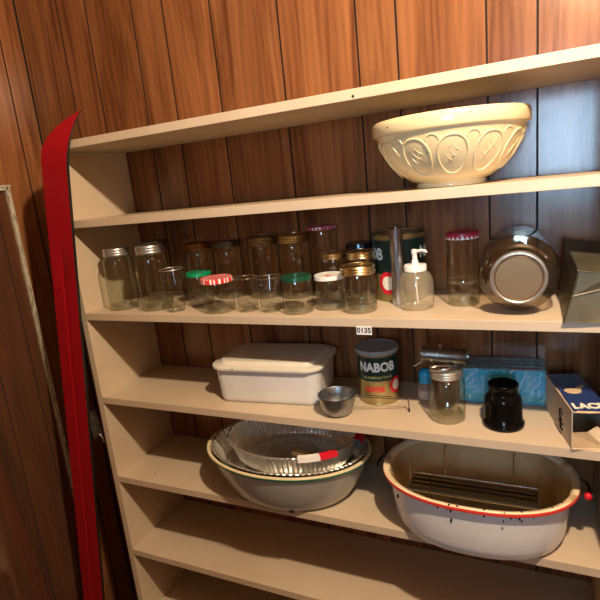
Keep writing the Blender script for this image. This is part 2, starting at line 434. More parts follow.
def jar(label, x, y, r, h, nr, kind, lh=.016, mat='zinc', glassmat='glass', z=None, rot=None, sh=None, bulge=0, facets=0, name='glass_jar', cat='jar', topmat=None):
    t = thing(name, label, cat, (x, y, Z[3] if z is None else z), 0, GJ, rot)
    link('glass_body', jar_body(r, h, nr, lh, sh=sh, bulge=bulge, facets=facets), [glassmat, 'glass_base'], t)
    lr = nr*1.035
    if kind == 'mason':
        link('screw_band', band(lr, lh, h-lh), mat, t)
        bm = bmesh.new(); lathe(bm, [(lr*.92, h-.0005), (lr*.9, h+.0006), (lr*.80, h+.0003), (lr*.76, h+.0012), (0, h+.0014)], 40)
        link('lid_disc', bm, topmat or mat, t)
    elif kind == 'flat':
        bm = bmesh.new()
        P = [(lr*.97, h-lh), (lr*1.01, h-lh+.001), (lr*1.0, h-lh+.0025)]
        P += [(lr, h-.002), (lr*.985, h), (lr*.93, h+.0008), (lr*.90, h), (lr*.5, h+.0003), (0, h+.0005)]
        lathe(bm, P, 60, 0, wob=lambda a, z: 1+.006*(1 if int(a/(2*PI)*60) % 2 else -1)*(1 if h-lh < z < h-.001 else 0))
        link('lid', bm, mat, t)
    return t
# the two jars at the far left, and the one between them
a = jar('quart jar with silver screw band at the left end beside the shelf upright', .088, .066, .0405, .171, .033, 'mason', .020, 'zinc', 'glass_green')
a = jar('quart jar with bright silver screw band and a tan diamond sticker', .207, .066, .0425, .174, .034, 'mason', .021, 'zinc', 'glass_green')
bm = bmesh.new(); prism(bm, [(-.013, 0), (0, -.014), (.013, 0), (0, .014)], 0, .0006)
bm = wrap(bm, .0432, .098, math.radians(-128))
link('paper_sticker', bm, 'sticker', a, smooth=False)
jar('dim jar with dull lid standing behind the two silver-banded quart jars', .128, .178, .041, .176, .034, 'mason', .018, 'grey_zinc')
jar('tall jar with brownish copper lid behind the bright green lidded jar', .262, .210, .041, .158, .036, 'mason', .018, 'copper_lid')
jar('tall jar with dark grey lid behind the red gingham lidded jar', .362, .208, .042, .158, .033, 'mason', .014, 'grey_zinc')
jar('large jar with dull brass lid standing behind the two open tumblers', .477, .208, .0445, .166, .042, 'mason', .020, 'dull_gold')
jar('large jar with shinier gold lid behind the dark green lidded jar', .570, .208, .0445, .166, .039, 'mason', .018, 'gold')
jar('short jar with bright green lid behind the measuring tumbler', .322, .112, .0345, .090, .0335, 'flat', .010, 'bright_green_lid')
jar('squat jar with red and white gingham lid at the shelf front', .424, .045, .040, .087, .0395, 'flat', .012, 'gingham_red', facets=0)
jar('squat round jar with dark green lid at the shelf front', .645, .046, .0355, .087, .0345, 'flat', .010, 'green_lid', bulge=.05)
a = jar('short jar with white lid marked with a small red heart', .712, .088, .036, .080, .0350, 'flat', .010, 'white_lid', facets=10, sh=.055)
bm = bmesh.new(); pts = []
for k in range(24):
    q = 2*PI*k/24; pts.append((.0075*sin(q)**3*1.0, (.0065*cos(q)-.0025*cos(2*q)-.001*cos(3*q))))
prism(bm, pts, 0, .0004); link('heart_mark', bm, 'red_mark', a, loc=(.004, -.020, .0806), rot=(0, 0, -.4), smooth=False)
a = jar('tallest jar with pink gingham lid and small white side label', .648, .224, .037, .182, .0365, 'flat', .008, 'gingham_pink', sh=.155)
bm = bmesh.new(); prism(bm, [(-.006, -.011), (.006, -.011), (.006, .011), (-.006, .011)], 0, .0005); bm = wrap(bm, .0376, .103, math.radians(-66))
link('side_label', bm, 'paper', a, smooth=False)
jar('small jar with gold lid between the white heart lid and pink gingham jar', .698, .162, .030, .121, .0285, 'mason', .014, 'gold')
jar('pint canning jar with wide gold screw band nearest the shelf front', .791, .064, .0385, .104, .0375, 'mason', .018, 'gold', facets=8)
jar('jar with gold band directly behind the front gold-banded canning jar', .776, .139, .033, .125, .0315, 'mason', .016, 'gold')
jar('jar with shiny black lid rearmost of the gold-banded row', .745, .226, .034, .134, .0325, 'flat', .013, 'dark_lid')
# tall jar with a deep red scalloped lid
a = jar('tall narrow jar with dark red lid edged in white points', 1.009, .131, .0335, .158, .0325, 'none', .010, 'gingham_pink', sh=.060, bulge=.0, facets=8)
bm = bmesh.new(); lr, h, lh = .0345, .158, .013
lathe(bm, [(lr*.97, h-lh), (lr, h-lh+.001), (lr, h-.002), (lr*.985, h), (lr*.92, h+.001), (lr*.88, h), (0, h+.0004)], 60, 0)
link('lid', bm, 'deep_red', a)
bm = bmesh.new()
for k in range(22):
    q = 2*PI*k/22; da = 2*PI/22*.46
    def pt(an, zz): return (lr*1.012*cos(an), lr*1.012*sin(an), zz)
    vs = [bm.verts.new(c) for c in (pt(q-da, h-lh), pt(q+da, h-lh), pt(q, h-lh+.008))]; bm.faces.new(vs)
link('white_points', bm, 'white_teeth', a, smooth=False)
bm = bmesh.new(); lathe(bm, [(.0338, .0), (.0343, .003), (.0338, .006)], 40); bmesh.ops.translate(bm, verts=bm.verts, vec=(0, 0, .050)); link('glass_ring', bm, 'glass_base', a)
# tumblers
def tumbler(label, x, y, rb, rt, h, rim='glass_base', facets=0, name='drinking_glass', ribs=0):
    t = thing(name, label, 'glass', (x, y, Z[3]), 0, GJ)
    bm = bmesh.new()
    wob = (lambda a, z: 1-.03*(1-abs(cos(a*facets/2)))*(1 if z < h*.7 else 0)) if facets else None
    P = [(0, .003, 1), (rb*.8, .0005, 1), (rb*.93, 0, 1), (rb, .003, 1)]
    for k in range(1, 9): P.append((rb+(rt-rb)*k/8, .003+(h-.003)*k/8, 0))
    P += [(rt-.0012, h+.0006, 0), (rt-.002, h-.001, 0)]
    lathe(bm, P, 48, wob=wob)
    lathe(bm, [(0, .010), (rb*.7, .0095), (rb*.95, .014)], 40, 1)
    link('glass_body', bm, ['glass', 'glass_base'], t)
    bm = bmesh.new(); tube(bm, [((rt-.0006)*cos(2*PI*k/48), (rt-.0006)*sin(2*PI*k/48), h) for k in range(48)], .0011, 6, True)
    link('rim', bm, rim, t)
    if ribs:
        bm = bmesh.new()
        for j in range(ribs):
            zz = h*(.25+.62*j/ribs); rr = rb+(rt-rb)*zz/h+.0004
            tube(bm, [(rr*cos(q), rr*sin(q), zz) for q in [math.radians(-100+60*i/10) for i in range(11)]], .0005, 5)
        link('measure_marks', bm, 'glass_base', t)
    return t
tumbler('tapered measuring tumbler with metallic rim beside the diamond sticker jar', .291, .040, .022, .031, .112, 'zinc', 10, ribs=5)
tumbler('open clear tumbler right beside the red gingham lidded jar', .505, .052, .024, .0300, .084, 'glass_base', 9)
tumbler('open clear tumbler left beside the dark green lidded jar', .569, .050, .0225, .0315, .084, 'glass_base', 9)

# big gallon-like jar lying on its side, its mouth towards the room
t = thing('large_glass_jar', 'large glass jar lying on its side with metal lid facing out', 'jar', (1.123, .022, Z[3]+.0768), rot=(PI/2, 0, math.radians(2)))
r = .0762; L_ = .232
P = [(0, -L_+.006, 1), (r*.7, -L_+.002, 1), (r*.86, -L_, 1), (r*.97, -L_+.006, 1), (r, -L_+.018, 1), (r, -.09, 0), (r, -.055, 0), (r*.985, -.042, 0), (r*.93, -.030, 0), (r*.80, -.022, 0), (r*.70, -.018, 0), (r*.65, -.012, 0), (r*.64, -.003, 0)]
bm = bmesh.new(); lathe(bm, P, 64); link('glass_body', bm, ['glass_amber', 'glass_base'], t)
bm = bmesh.new(); P = [(.0505, -.014)]
for k in range(9): P.append((.0502+.0012*(k % 2), -.014+.013*k/8))
P += [(.0500, .0010), (.0470, .0018), (.0445, .0005)]
lathe(bm, P, 72, wob=lambda a, z: 1+.008*sin(a*36)); link('screw_band', bm, 'zinc', t)
bm = bmesh.new(); lathe(bm, [(.0450, -.001), (.0435, -.0012), (.042, .0002), (.041, -.0012), (0, -.0010)], 60); link('lid_disc', bm, 'lid_tan', t)

# ------------------------------------------------------------------ coffee cans
def can(name, label, x, y, r, h, parts):
    t = thing(name, label, 'can', (x, y, parts['z']), 0)
    g0, g1 = parts['green']; e = .0006
    bm = bmesh.new()
    P = [(0, .002), (r*.93, .002), (r*.96, 0), (r*1.015, .0005), (r*1.015, .003), (r, .0045)]
    n = 5
    for k in range(n+1): P.append((r, .0045+(h-.009)*k/n))
    P += [(r, h-.0045), (r*1.015, h-.003), (r*1.015, h), (r*.965, h), (r*.96, h-.004), (0, h-.004)]
    lathe(bm, P, 64); link('can_body', bm, ['can_gold', 'blue_steel'], t)
    bm = bmesh.new(); lathe(bm, [(r, g0), (r+e, g0), (r+e, g1), (r, g1)], 64); link('label_band', bm, 'label_green', t, angle=30)
    for (s, size, zz, deg, mat, bold, sx) in parts['texts']:
        bm = text_bm(s, size, bold, .00018, sx); link('lettering', wrap(bm, r+e+.0002, zz, math.radians(deg)), mat, t, smooth=False)
    for (deg, zz, R1) in parts['badges']:
        for rr, mat, nm, dz in ((R1, 'can_red', 'round_badge', .0005), (R1*.62, 'can_cream', 'badge_centre', .0009)):
            bm = bmesh.new(); bmesh.ops.create_circle(bm, cap_ends=True, segments=36, radius=rr)
            for v in bm.verts: v.co.y *= 1.08; v.co.z = dz
            link(nm, wrap(bm, r+e, zz, math.radians(deg)), mat, t, smooth=False)
    return t
FC = math.radians(-80)
c1 = can('coffee_can', 'gold and dark green coffee can with grey plastic lid', .793, .158, .0490, .135, dict(z=Z[4], green=(.062, .122),
    texts=[('NABOB', .0315, .097, -77, 'can_letter', .0013, .88), ('ALL PURPOSE GRIND', .0085, .0715, -76, 'can_letter_yellow', .0001, .95), ('COFFEE', .0180, .040, -86, 'can_red', .0006, .80)],
    badges=[(-18, .046, .020)]))
bm = bmesh.new(); r = .0535
lathe(bm, [(r*.96, .127), (r, .128), (r*1.005, .135), (r*.99, .1385), (r*.93, .139), (r*.90, .1375), (0, .1375)], 60); link('plastic_lid', bm, 'grey_plastic', c1)
c2 = can('coffee_can', 'large opened dark green coffee can behind the pump bottle', .853, .203, .0625, .160, dict(z=Z[3], green=(.066, .146),
    texts=[('NABOB', .038, .112, -164, 'can_letter', .0011, .85), ('NABOB', .038, .112, 20, 'can_letter', .0011, .85)],
    badges=[(-104, .045, .025)]))
bm = bmesh.new(); r = .0625
lathe(bm, [(r*1.0, .1565), (r*1.022, .157), (r*1.022, .161), (r*.97, .161), (r*.955, .155), (0, .155)], 60); link('steel_rim', bm, 'blue_steel', c2)
t = thing('metal_tube', 'upright shiny metal tube in front of the large coffee can', 'tube', (.867, .1235, Z[3]))
bm = bmesh.new(); lathe(bm, [(.0150, 0), (.0158, .0), (.0155, .172), (.0158, .174), (.0148, .175), (.0148, .02), (0, .02)], 36); link('tube_wall', bm, 'chrome_painted_reflection', t)

# pump bottle
t = thing('pump_bottle', 'small round clear soap bottle with white pump top', 'bottle', (.913, .094, Z[3]))
r = .0380; bm = bmesh.new()
lathe(bm, [(0, .004, 1), (r*.7, .001, 1), (r*.86, 0, 1), (r*.97, .006, 1), (r, .016), (r*1.0, .048), (r*.97, .062), (r*.88, .072), (r*.74, .079), (r*.62, .082), (r*.60, .088)], 44)
link('bottle_body', bm, ['clear_plastic', 'clear_plastic'], t)
bm = bmesh.new(); lathe(bm, [(.0225, .083), (.0245, .0835), (.0245, .095), (.0230, .097), (.009, .098), (.0075, .099), (.0072, .106), (.0055, .107), (.0055, .119), (.0068, .120), (.0068, .129), (.003, .131), (0, .131)], 36); link('pump_cap', bm, 'white_plastic', t)
bm = bmesh.new(); tube(bm, [(0, 0, .126), (.008, -.004, .1265), (.018, -.008, .1285), (.026, -.011, .1275), (.029, -.0125, .124)], [.0042, .0038, .0032, .0028, .0022], 10); link('pump_spout', bm, 'white_plastic', t)
bm = bmesh.new(); tube(bm, [(0, 0, .084), (.001, 0, .04), (.003, -.002, .010)], .0022, 8); link('dip_tube', bm, 'white_plastic', t)

# folded tin at the right end of the jar shelf
t = thing('folded_tin', 'dark olive sheet metal tin with folded end at the right', 'tin', (0, 0, 0))
z0 = Z[3]
A = (1.198, -.008, z0); B = (1.222, .010, .112); C = (1.206, .190, .146); Dd = (1.197, .165, z0)
A2 = (1.278, -.004, z0); B2 = (1.278, .018, .104); C2 = (1.279, .195, .135); D2 = (1.279, .18, z0)
Mi = (1.2125, .006, .066)
bm = bmesh.new()
V = {k: bm.verts.new(v) for k, v in dict(A=A, B=B, C=C, D=Dd, A2=A2, B2=B2, C2=C2, D2=D2, M=Mi, N=(1.278, .022, .080), O=(1.278, .012, .024)).items()}
for f, mi in (('A M B C D', 0), ('B B2 C2 C', 1), ('D C C2 D2', 0), ('A D D2 A2', 0), ('M N B2 B', 1), ('M O N', 1), ('A A2 O M', 1)):
    bm.faces.new([V[k] for k in f.split()]).material_index = mi
bm.faces.new([V[k] for k in ('A2', 'D2', 'C2', 'B2', 'N', 'O')]).material_index = 0
link('tin_body', bm, ['dark_tin', 'olive_tin'], t, smooth=False)
bm = bmesh.new()
for p, q, rr in ((A, Mi, .0016), (Mi, B, .0016), (B, C, .0018), (B, B2, .0014), (A, A2, .0012)): tube(bm, [p, q], rr, 8)
bmesh.ops.create_icosphere(bm, subdivisions=2, radius=.0032, matrix=Matrix.Translation(B))
link('rolled_edge', bm, 'dark_tin', t)
bm = bmesh.new(); tube(bm, [(Mi[0], Mi[1]-.001, Mi[2]), (1.278, .019, .0805)], .0013, 8); link('bright_seam', bm, 'bright_wire', t)

# ------------------------------------------------------------------ yellow mixing bowl
t = thing('mixing_bowl', 'large yellow ware mixing bowl with embossed ovals on the second shelf', 'bowl', (.992, .112, Z[2]))
def bowl_r(z):  # outer wall
    pts = [(0, .068), (.008, .068), (.014, .079), (.028, .099), (.05, .120), (.08, .1375), (.108, .147)]
    for (a, ra), (b, rb) in zip(pts, pts[1:]):
        if z <= b: u = (z-a)/(b-a); return ra+(rb-ra)*u
    return pts[-1][1]
bm = bmesh.new()
P = [(0, .003), (.060, .002), (.064, 0), (.069, .0005), (.0695, .004), (.068, .009), (.071, .0115)]
P += [(bowl_r(z), z) for z in (.014, .020, .028, .038, .05, .065, .08, .095, .105)]
P += [(.148, .1075), (.1525, .109), (.1545, .113), (.1545, .126), (.1535, .132), (.150, .1360), (.1465, .135), (.144, .129), (.138, .108), (.118, .05), (.09, .03), (.05, .016), (0, .012)]
lathe(bm, P, 96)
NO = 12
for k in range(NO):
    ac = 2*PI*(k+.35)/NO; lp = []
    for j in range(28):
        q = 2*PI*j/28; zz = .060+.034*sin(q); wd = (.0265 + .004*sin(q))/bowl_r(zz)
        a_ = ac+wd*math.copysign(abs(cos(q))**.9, cos(q)); rr = bowl_r(zz)+.0004
        lp.append((rr*cos(a_), rr*sin(a_), zz))
    tube(bm, lp, .0019, 6, True)
    lp = []
    for j in range(9):     # small arches between the ovals
        q = PI*j/8; zz = .088+.010*sin(q); a_ = ac+PI/NO+.085*cos(q); rr = bowl_r(zz)+.0003
        lp.append((rr*cos(a_), rr*sin(a_), zz))
    tube(bm, lp, .0015, 6)
    def on(da, zz, e=.0002):
        a_ = ac+da; rr = bowl_r(zz)+e; return (rr*cos(a_), rr*sin(a_), zz)
    tube(bm, [on(-.09, .046), on(-.03, .055), on(.03, .066), on(.08, .079)], [.0006, .0011, .0011, .0005], 5)
    for q0, z0_ in ((-.05, .052), (0, .060), (.045, .069)):   # feathered leaf inside the oval
        tube(bm, [on(q0, z0_), on(q0-.05, z0_+.008)], [.0010, .0004], 5); tube(bm, [on(q0, z0_), on(q0+.055, z0_-.004)], [.0010, .0004], 5)
for (deg, zz, rr, s) in ((-128, .122, .1547, .0020), (-68, .126, .1547, .0018), (-100, .066, None, .0014), (-82, .072, None, .0010), (-79, .054, None, .0014), (-116, .07, None, .0012)):
    rr = rr or bowl_r(zz)+.0006; a_ = math.radians(deg)
    chip(bm, radius=s, matrix=Matrix.Translation((rr*cos(a_), rr*sin(a_), zz)) @ Matrix.Diagonal((.7, .7, 1, 1)))
link('bowl_body', bm, ['bowl_glaze', 'chip'], t)

# ------------------------------------------------------------------ enamel box with lid
t = thing('enamel_box', 'white enamel bread box with rounded cream lid', 'container', (.512, .142, Z[4]), math.radians(5))
bw, bd, bh = .284, .170, .0985
bm = bmesh.new(); rings = []
for (s, z) in ((-.030, .0), (-.012, .001), (-.004, .006), (0, .014), (.004, .05), (.008, .085), (.009, bh)):
    rings.append(rrect(bw+s, bd+s, .030+s*.4, 8, z))
loft(bm, rings, 0, capb=True)
loft(bm, [rrect(bw+.009-.004*i, bd+.009-.004*i, .03, 8, bh-.04*i) for i in range(2)], 0)
link('box_body', bm, 'white_enamel', t)
bm = bmesh.new(); rings = []
lw, ld = .311, .198
for (s, z) in ((-.010, bh+.001), (0, bh-.005), (.003, bh-.003), (.003, bh+.002), (.001, bh+.0045), (-.004, bh+.0055), (-.034, bh+.0065), (-.038, bh+.0075), (-.041, bh+.0125), (-.045, bh+.0145), (-.055, bh+.0150), (-.10, bh+.0155)):
    rings.append(rrect(lw+s, ld+s, max(.012, .046+s*.35), 10, z))
loft(bm, rings, 0, capt=True)
for x, y, z, s in ((-.080, -.1005, bh+.001, .0030), (.1565, -.012, bh+.003, .0034), (.1565, -.022, bh+.002, .002), (-.03, -.064, bh+.0175, .001)):
    chip(bm, radius=s, matrix=Matrix.Translation((x, y, z)) @ Matrix.Diagonal((1, .6, .5, 1)))
link('lid', bm, ['cream_enamel', 'chip'], t)

# tin cup with wire handle
t = thing('tin_cup', 'small grey tin measuring cup with long wire handle', 'cup', (.720, .048, Z[4]))
t.scale = (1.07, 1.07, 1.07)
bm = bmesh.new()
lathe(bm, [(0, .0), (.022, .0), (.029, .004), (.036, .016), (.0395, .030), (.041, .044), (.0435, .0455), (.0435, .0475), (.041, .048), (.0395, .0455), (.037, .030), (.033, .016), (.026, .007), (0, .005)], 48)
link('cup_bowl', bm, 'tin', t)
bm = bmesh.new(); bmesh.ops.create_cube(bm, size=1, matrix=Matrix.Translation((-.044, .004, .041)) @ Matrix.Diagonal((.006, .012, .006, 1))); link('side_lip', bm, 'tin', t)
bm = bmesh.new()
e = Vector((.148, .043, 0))
for s in (-1, 1):
    o_ = Vector((-.0, s*.005, 0))
    tube(bm, [Vector((.040, .004, .045))+o_, Vector((.08, .017, .040))+o_, Vector((.118, .031, .034))+o_, Vector((.145, .041, .031))+o_*.8], .0011, 8)
tube(bm, [(.145, .037, .031), (.150, .040, .031), (.1505, .044, .030), (.146, .046, .031)], .0012, 8)
tube(bm, [(.1500, .042, .031), (.1515, .041, .018), (.1520, .040, .004)], .0011, 8)
tube(bm, [(.1520, .040, .008), (.1522, .040, .0006)], .0022, 8)
link('wire_handle', bm, 'dark_wire', t)

# ------------------------------------------------------------------ jar on the fourth shelf with a gadget on its lid
a = jar('plain canning jar with silver lid on the fourth shelf under a metal roller', .972, .082, .0395, .117, .0335, 'mason', .017, 'zinc', z=Z[4])
a.pop('group', None); a['label'] = 'clear canning jar with silver band, beneath the metal cylinder gadget'
t = thing('metal_cylinder', 'small steel cylinder gadget with wire loop lying on a jar lid', 'gadget', (.970, .084, Z[4]+.1190), math.radians(-6))
t.scale = (1.0, 1.22, 1.22)
bm = bmesh.new()
MX = Matrix.Translation((0, 0, .0235)) @ Matrix.Rotation(PI/2, 4, 'Y') @ Matrix.Rotation(0, 4, 'Z')
lathe(bm, [(0, -.048), (.0115, -.048), (.0145, -.049), (.0145, -.046), (.0138, -.045), (.0138, .044), (.0148, .045), (.0148, .049), (.0120, .049), (.0110, .044), (0, .044)], 32, mat=MX)
link('cylinder_body', bm, 'grey_zinc', t)
bm = bmesh.new(); lathe(bm, [(.002, .036), (.002, .040), (.0065, .0405), (.0065, .043), (.004, .045), (0, .0455)], 16, cx=-.008); lathe(bm, [(.0065, .0365), (.0065, .0385), (0, .0387)], 16, cx=-.008)
link('knob', bm, 'bright_wire', t)
bm = bmesh.new()
tube(bm, [(.024*cos(2*PI*k/24)-.004, .012*sin(2*PI*k/24)-.018, .0058+.003*cos(2*PI*k/24)) for k in range(24)], .0024, 8, True)
tube(bm, [(-.028, -.02, .003), (-.026, -.005, .008), (-.02, 0, .012)], .002, 8); tube(bm, [(.026, -.02, .010), (.030, -.005, .012), (.034, 0, .014)], .002, 8)
tube(bm, [(-.046, -.006, .012), (-.056, -.012, .007), (-.064, -.016, .003)], .0010, 6)
link('wire_loop', bm, 'bright_wire', t)
# blue capped bottle
t = thing('small_plastic_bottle', 'small clear bottle with bright blue cap behind the canning jar', 'bottle', (.907, .172, Z[4]))
bm = bmesh.new(); lathe(bm, [(0, .002), (.018, 0), (.0215, .003), (.0215, .032), (.019, .040), (.013, .046), (.0125, .05)], 28, wob=lambda a, z: 1+.03*sin(5*a+z*200)); link('bottle_body', bm, 'clear_plastic', t)
bm = bmesh.new(); lathe(bm, [(0, .004), (.017, .004), (.0185, .007), (.0185, .026), (0, .026)], 24); link('bottle_contents', bm, 'lilac', t)
bm = bmesh.new(); lathe(bm, [(.0150, .044), (.0165, .045), (.0165, .066), (.0150, .070), (.010, .078), (.004, .080), (0, .080)], 24, wob=lambda a, z: 1+.01*sin(20*a)); link('cap', bm, 'cap_blue', t)
# black jar
t = thing('black_jar', 'glossy black wide-mouthed jar with flared foot', 'jar', (1.090, .075, Z[4]))
bm = bmesh.new()
lathe(bm, [(0, .002), (.036, .001), (.040, .0), (.0425, .004), (.0425, .010), (.0405, .0125), (.0385, .015), (.0375, .050), (.0370, .060), (.0345, .068), (.0305, .073), (.0295, .076), (.0295, .088), (.031, .090), (.031, .094), (.0295, .0955), (.0275, .094), (.0265, .075), (.033, .06), (.034, .015), (0, .008)], 56)
link('jar_body', bm, 'black_gloss', t)
# wrapped box
t = thing('wrapped_blue_box', 'turquoise box in shiny clear wrap with dark scrawl on top', 'box', (1.079, .220, Z[4]), math.radians(3))
bx, by, bz = .0935, .042, .085
link('carton', box(-bx, bx, -by, by, .001, bz-.002, .003), 'cyan', t, smooth=False)
link('top_panel', box(-bx+.002, bx-.002, -by+.004, by-.002, bz-.0022, bz-.0008), 'pale_teal', t, smooth=False)
link('lower_stripe', box(-bx-.0004, bx+.0004, -by-.0006, -by+.01, .006, .020), 'teal', t, smooth=False)
bm = bmesh.new(); r2 = random.Random(5)
for row, (yy, amp) in enumerate(((.016, .0050), (-.006, .0042))):
    x = -bx+.012
    while x < bx-.012:
        n = r2.choice((3, 4, 5)); wd = n*.0052; pts = []
        for j in range(n*3+1): pts.append((x+wd*j/(n*3)+.0012*sin(j*2.1), yy+amp*sin(j*2.3)*r2.uniform(.6, 1.1), bz-.0004))
        tube(bm, pts, .0009, 5); x += wd+.006
link('scrawl_marks', bm, 'ink', t)
link('magenta_bar', box(.010, .078, -by+.007, -by+.016, bz-.0008, bz-.0002), 'magenta', t, smooth=False)
bm = bmesh.new(); n = 26
for (ax) in range(2):
    grid = []
    for i in range(n+1):
        row = []
        for j in range(9):
            u = -bx-.004+(2*bx+.008)*i/n; v = j/8
            cr = .0030*abs(noise.noise(Vector((u*70, v*5+ax*9, 2))))+.0020*abs(noise.noise(Vector((u*200, v*14, 7))))
            if ax == 0: c = (u, -by-.0012-cr*1.3, .0015+(bz+.001)*v)
            else: c = (u, -by-.0015+(2*by+.001)*v, bz+.0008+cr*.5)
            row.append(bm.verts.new(c))
        grid.append(row)
    for i in range(n):
        for j in range(8): bm.faces.new((grid[i][j], grid[i+1][j], grid[i+1][j+1], grid[i][j+1]))
link('plastic_wrap', bm, 'film', t, smooth=False)
# small cardboard box, open end towards the room
t = thing('cardboard_box', 'open cardboard box with dark blue top and cream lettering', 'box', (1.2150, -.005, Z[4]), math.radians(13))
bwid, blen, bhh, c_ = .066, .185, .079, .0016
bm = bmesh.new()
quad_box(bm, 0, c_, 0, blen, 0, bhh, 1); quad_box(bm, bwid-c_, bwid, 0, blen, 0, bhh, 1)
quad_box(bm, c_, bwid-c_, 0, blen, 0, c_, 0); quad_box(bm, c_, bwid-c_, blen-c_, blen, c_, bhh-c_, 0)
link('carton', bm, ['kraft', 'kraft_side'], t, smooth=False)
bm = bmesh.new()   # printed top with a torn front edge
edge = [(0, .004), (.006, -.002), (.012, .004), (.020, .001), (.032, .002), (.045, -.001), (.056, .002), (bwid, 0)]
prism(bm, edge+[(bwid, blen), (0, blen)], bhh, bhh+c_); link('printed_top', bm, 'box_blue', t, smooth=False)
bm = bmesh.new(); prism(bm, [(-.0004, -.0), (.0012, .0), (.0016, .06), (.003, .09), (.001, .11), (.0016, blen), (-.0004, blen)], bhh+.0004, bhh+c_+.0004); link('worn_edge', bm, 'kraft', t, smooth=False)
bm = bmesh.new(); prism(bm, [(.002, -.003), (.030, -.006), (.064, -.003), (.064, .002), (.03, .001), (.012, .003), (.002, .004)], bhh-.0008, bhh+.0003)
link('torn_edge', bm, 'kraft', t, smooth=False)
tb = text_bm('LACE', .031, .0016, .0002, .76, 1.0); bmesh.ops.transform(tb, matrix=Matrix.Translation((.0345, .020, bhh+c_+.0003)), verts=tb.verts)
link('lettering', tb, 'can_cream', t, smooth=False)
bm = bmesh.new()
prism(bm, [(.012, .092), (.016, .083), (.026, .078), (.038, .080), (.044, .088), (.045, .098), (.050, .108), (.058, .118), (.052, .122), (.042, .112), (.034, .104), (.022, .104), (.014, .100)], bhh+c_, bhh+c_+.0004)
link('shell_picture', bm, 'kraft', t, smooth=False)
bm = bmesh.new()
for pts in ([(0, .055, .045), (0, .062, .055), (0, .075, .050), (0, .072, .035), (0, .060, .03)], [(0, .05, .028), (0, .06, .022), (0, .078, .026), (0, .07, .014), (0, .055, .012)]):
    tube(bm, [(-.0004, p[1], p[2]) for p in pts], .0022, 6)
link('side_mark', bm, 'ink', t)
bm = bmesh.new()   # loose inner flap
vs = [bm.verts.new(c) for c in ((.003, .004, .002), (.062, .004, .002), (.062, .012, .030), (.050, .020, .040), (.035, .022, .026), (.003, .03, .020))]
bm.faces.new(vs); bmesh.ops.solidify(bm, geom=bm.faces[:], thickness=.0008); link('inner_flap', bm, 'kraft', t, smooth=False)

# ------------------------------------------------------------------ oval basin and foil pans on the fifth shelf
bcx, bcy = .541, .096
t = thing('enamel_basin', 'oval grey enamel basin with green rim holding foil pans', 'basin', (bcx, bcy, Z[5]))
bm = bmesh.new(); ra, rb_, bh = .235, .165, .130
prof = [(.60, .0), (.66, .001), (.70, .005), (.76, .02), (.84, .05), (.91, .085), (.965, .118)]
loft(bm, [sellipse(ra*s, rb_*s, z, 72) for s, z in prof], 0, capb=True)
loft(bm, [sellipse(ra*s-.002, rb_*s-.002, z+.002, 72) for s, z in prof[1:]], 0, capb=True)
chip(bm, .010, Matrix.Translation((.055, -.1115, .006)) @ Matrix.Diagonal((1, .25, .45, 1)))
link('basin_body', bm, ['grey_enamel', 'chip'], t)
bm = bmesh.new(); loft(bm, [sellipse(ra*s, rb_*s, z, 72) for s, z in ((.965, .117), (.985, .118), (1.0, .122), (.998, .1255))], 0); link('green_rim', bm, 'green_enamel', t)
bm = bmesh.new(); loft(bm, [sellipse(ra*s, rb_*s, z, 72) for s, z in ((.998, .1252), (.99, .1285), (.965, .129), (.95, .126), (.94, .118))], 0); link('cream_lip', bm, 'rim_cream', t)
def foil_pan(label, x, y, z, a, b, h, rot, fl=85):
    t = thing('foil_roasting_pan', label, 'foil pan', (x, y, z), rot=rot, group='foil roasting pans nested in the basin')
    def flute(dep):
        def f(k, t_, px, py, pz):
            s = 1+dep*(1 if k % 2 else -1)*.015+.004*sin(7*t_)
            s += .006*noise.noise(Vector((px*40, py*40, pz*60)))+.0025*sin(k*1.7)
            return px*s, py*s, pz+.0012*sin(9*t_+1)*dep
        return f
    n = fl*2; bm = bmesh.new()
    P = [(.80, .002, .2), (.83, .0, .4), (.86, .006, 1), (.90, .022, 1), (.94, h*.7, 1), (.965, h-.006, .8), (.972, h-.001, .3), (1.0, h, .35), (1.008, h-.002, .6), (1.0, h-.004, .3)]
    loft(bm, [sellipse(a*s, b*s, zz, n, 2.0, f=flute(d)) for s, zz, d in P], 0, capb=False)
    # embossed floor
    inner = [[(a*s*cos(2*PI*k/n), b*s*sin(2*PI*k/n), .002+dz) for k in range(n)] for s, dz in ((.80, 0), (.70, .0015), (.66, 0), (.4, .0015), (.36, 0))]
    loft(bm, inner, 0, capt=True)
    return link('pan_wall', bm, 'foil', t, smooth=False), t
foil_pan('wide fluted foil roasting pan resting inside the basin rim', bcx+.000, bcy+.004, Z[5]+.074, .221, .152, .060, (math.radians(1), 0, 0))
fo, ft = foil_pan('upper fluted foil roasting pan nested inside the wider one', bcx+.012, bcy+.016, Z[5]+.092, .186, .120, .066, (math.radians(4), math.radians(-1), math.radians(3)), 80)
bm = bmesh.new()
def strip(a0, a1, off, dz, mi):
    pts = []
    for k in range(9):
        q = math.radians(a0+(a1-a0)*k/8); pts.append([( (.188+o)*cos(q), (.122+o)*sin(q), .0692+dz2) for o, dz2 in ((.006+off, -.012), (.003+off, .0005), (-.008, .0012))])
    vs = [[bm.verts.new(c) for c in r_] for r_ in pts]
    for i in range(8):
        for j in range(2): bm.faces.new((vs[i][j], vs[i+1][j], vs[i+1][j+1], vs[i][j+1])).material_index = mi
strip(-70, -52, 0, 0, 1); strip(-52, -36, .0, 0, 0); link('paper_label', bm, ['can_red', 'white_plastic'], ft, smooth=False)
bm = bmesh.new(); strip(-8, 28, .008, 0, 0); link('paper_label', bm, ['can_red', 'white_plastic'], ft, smooth=False)
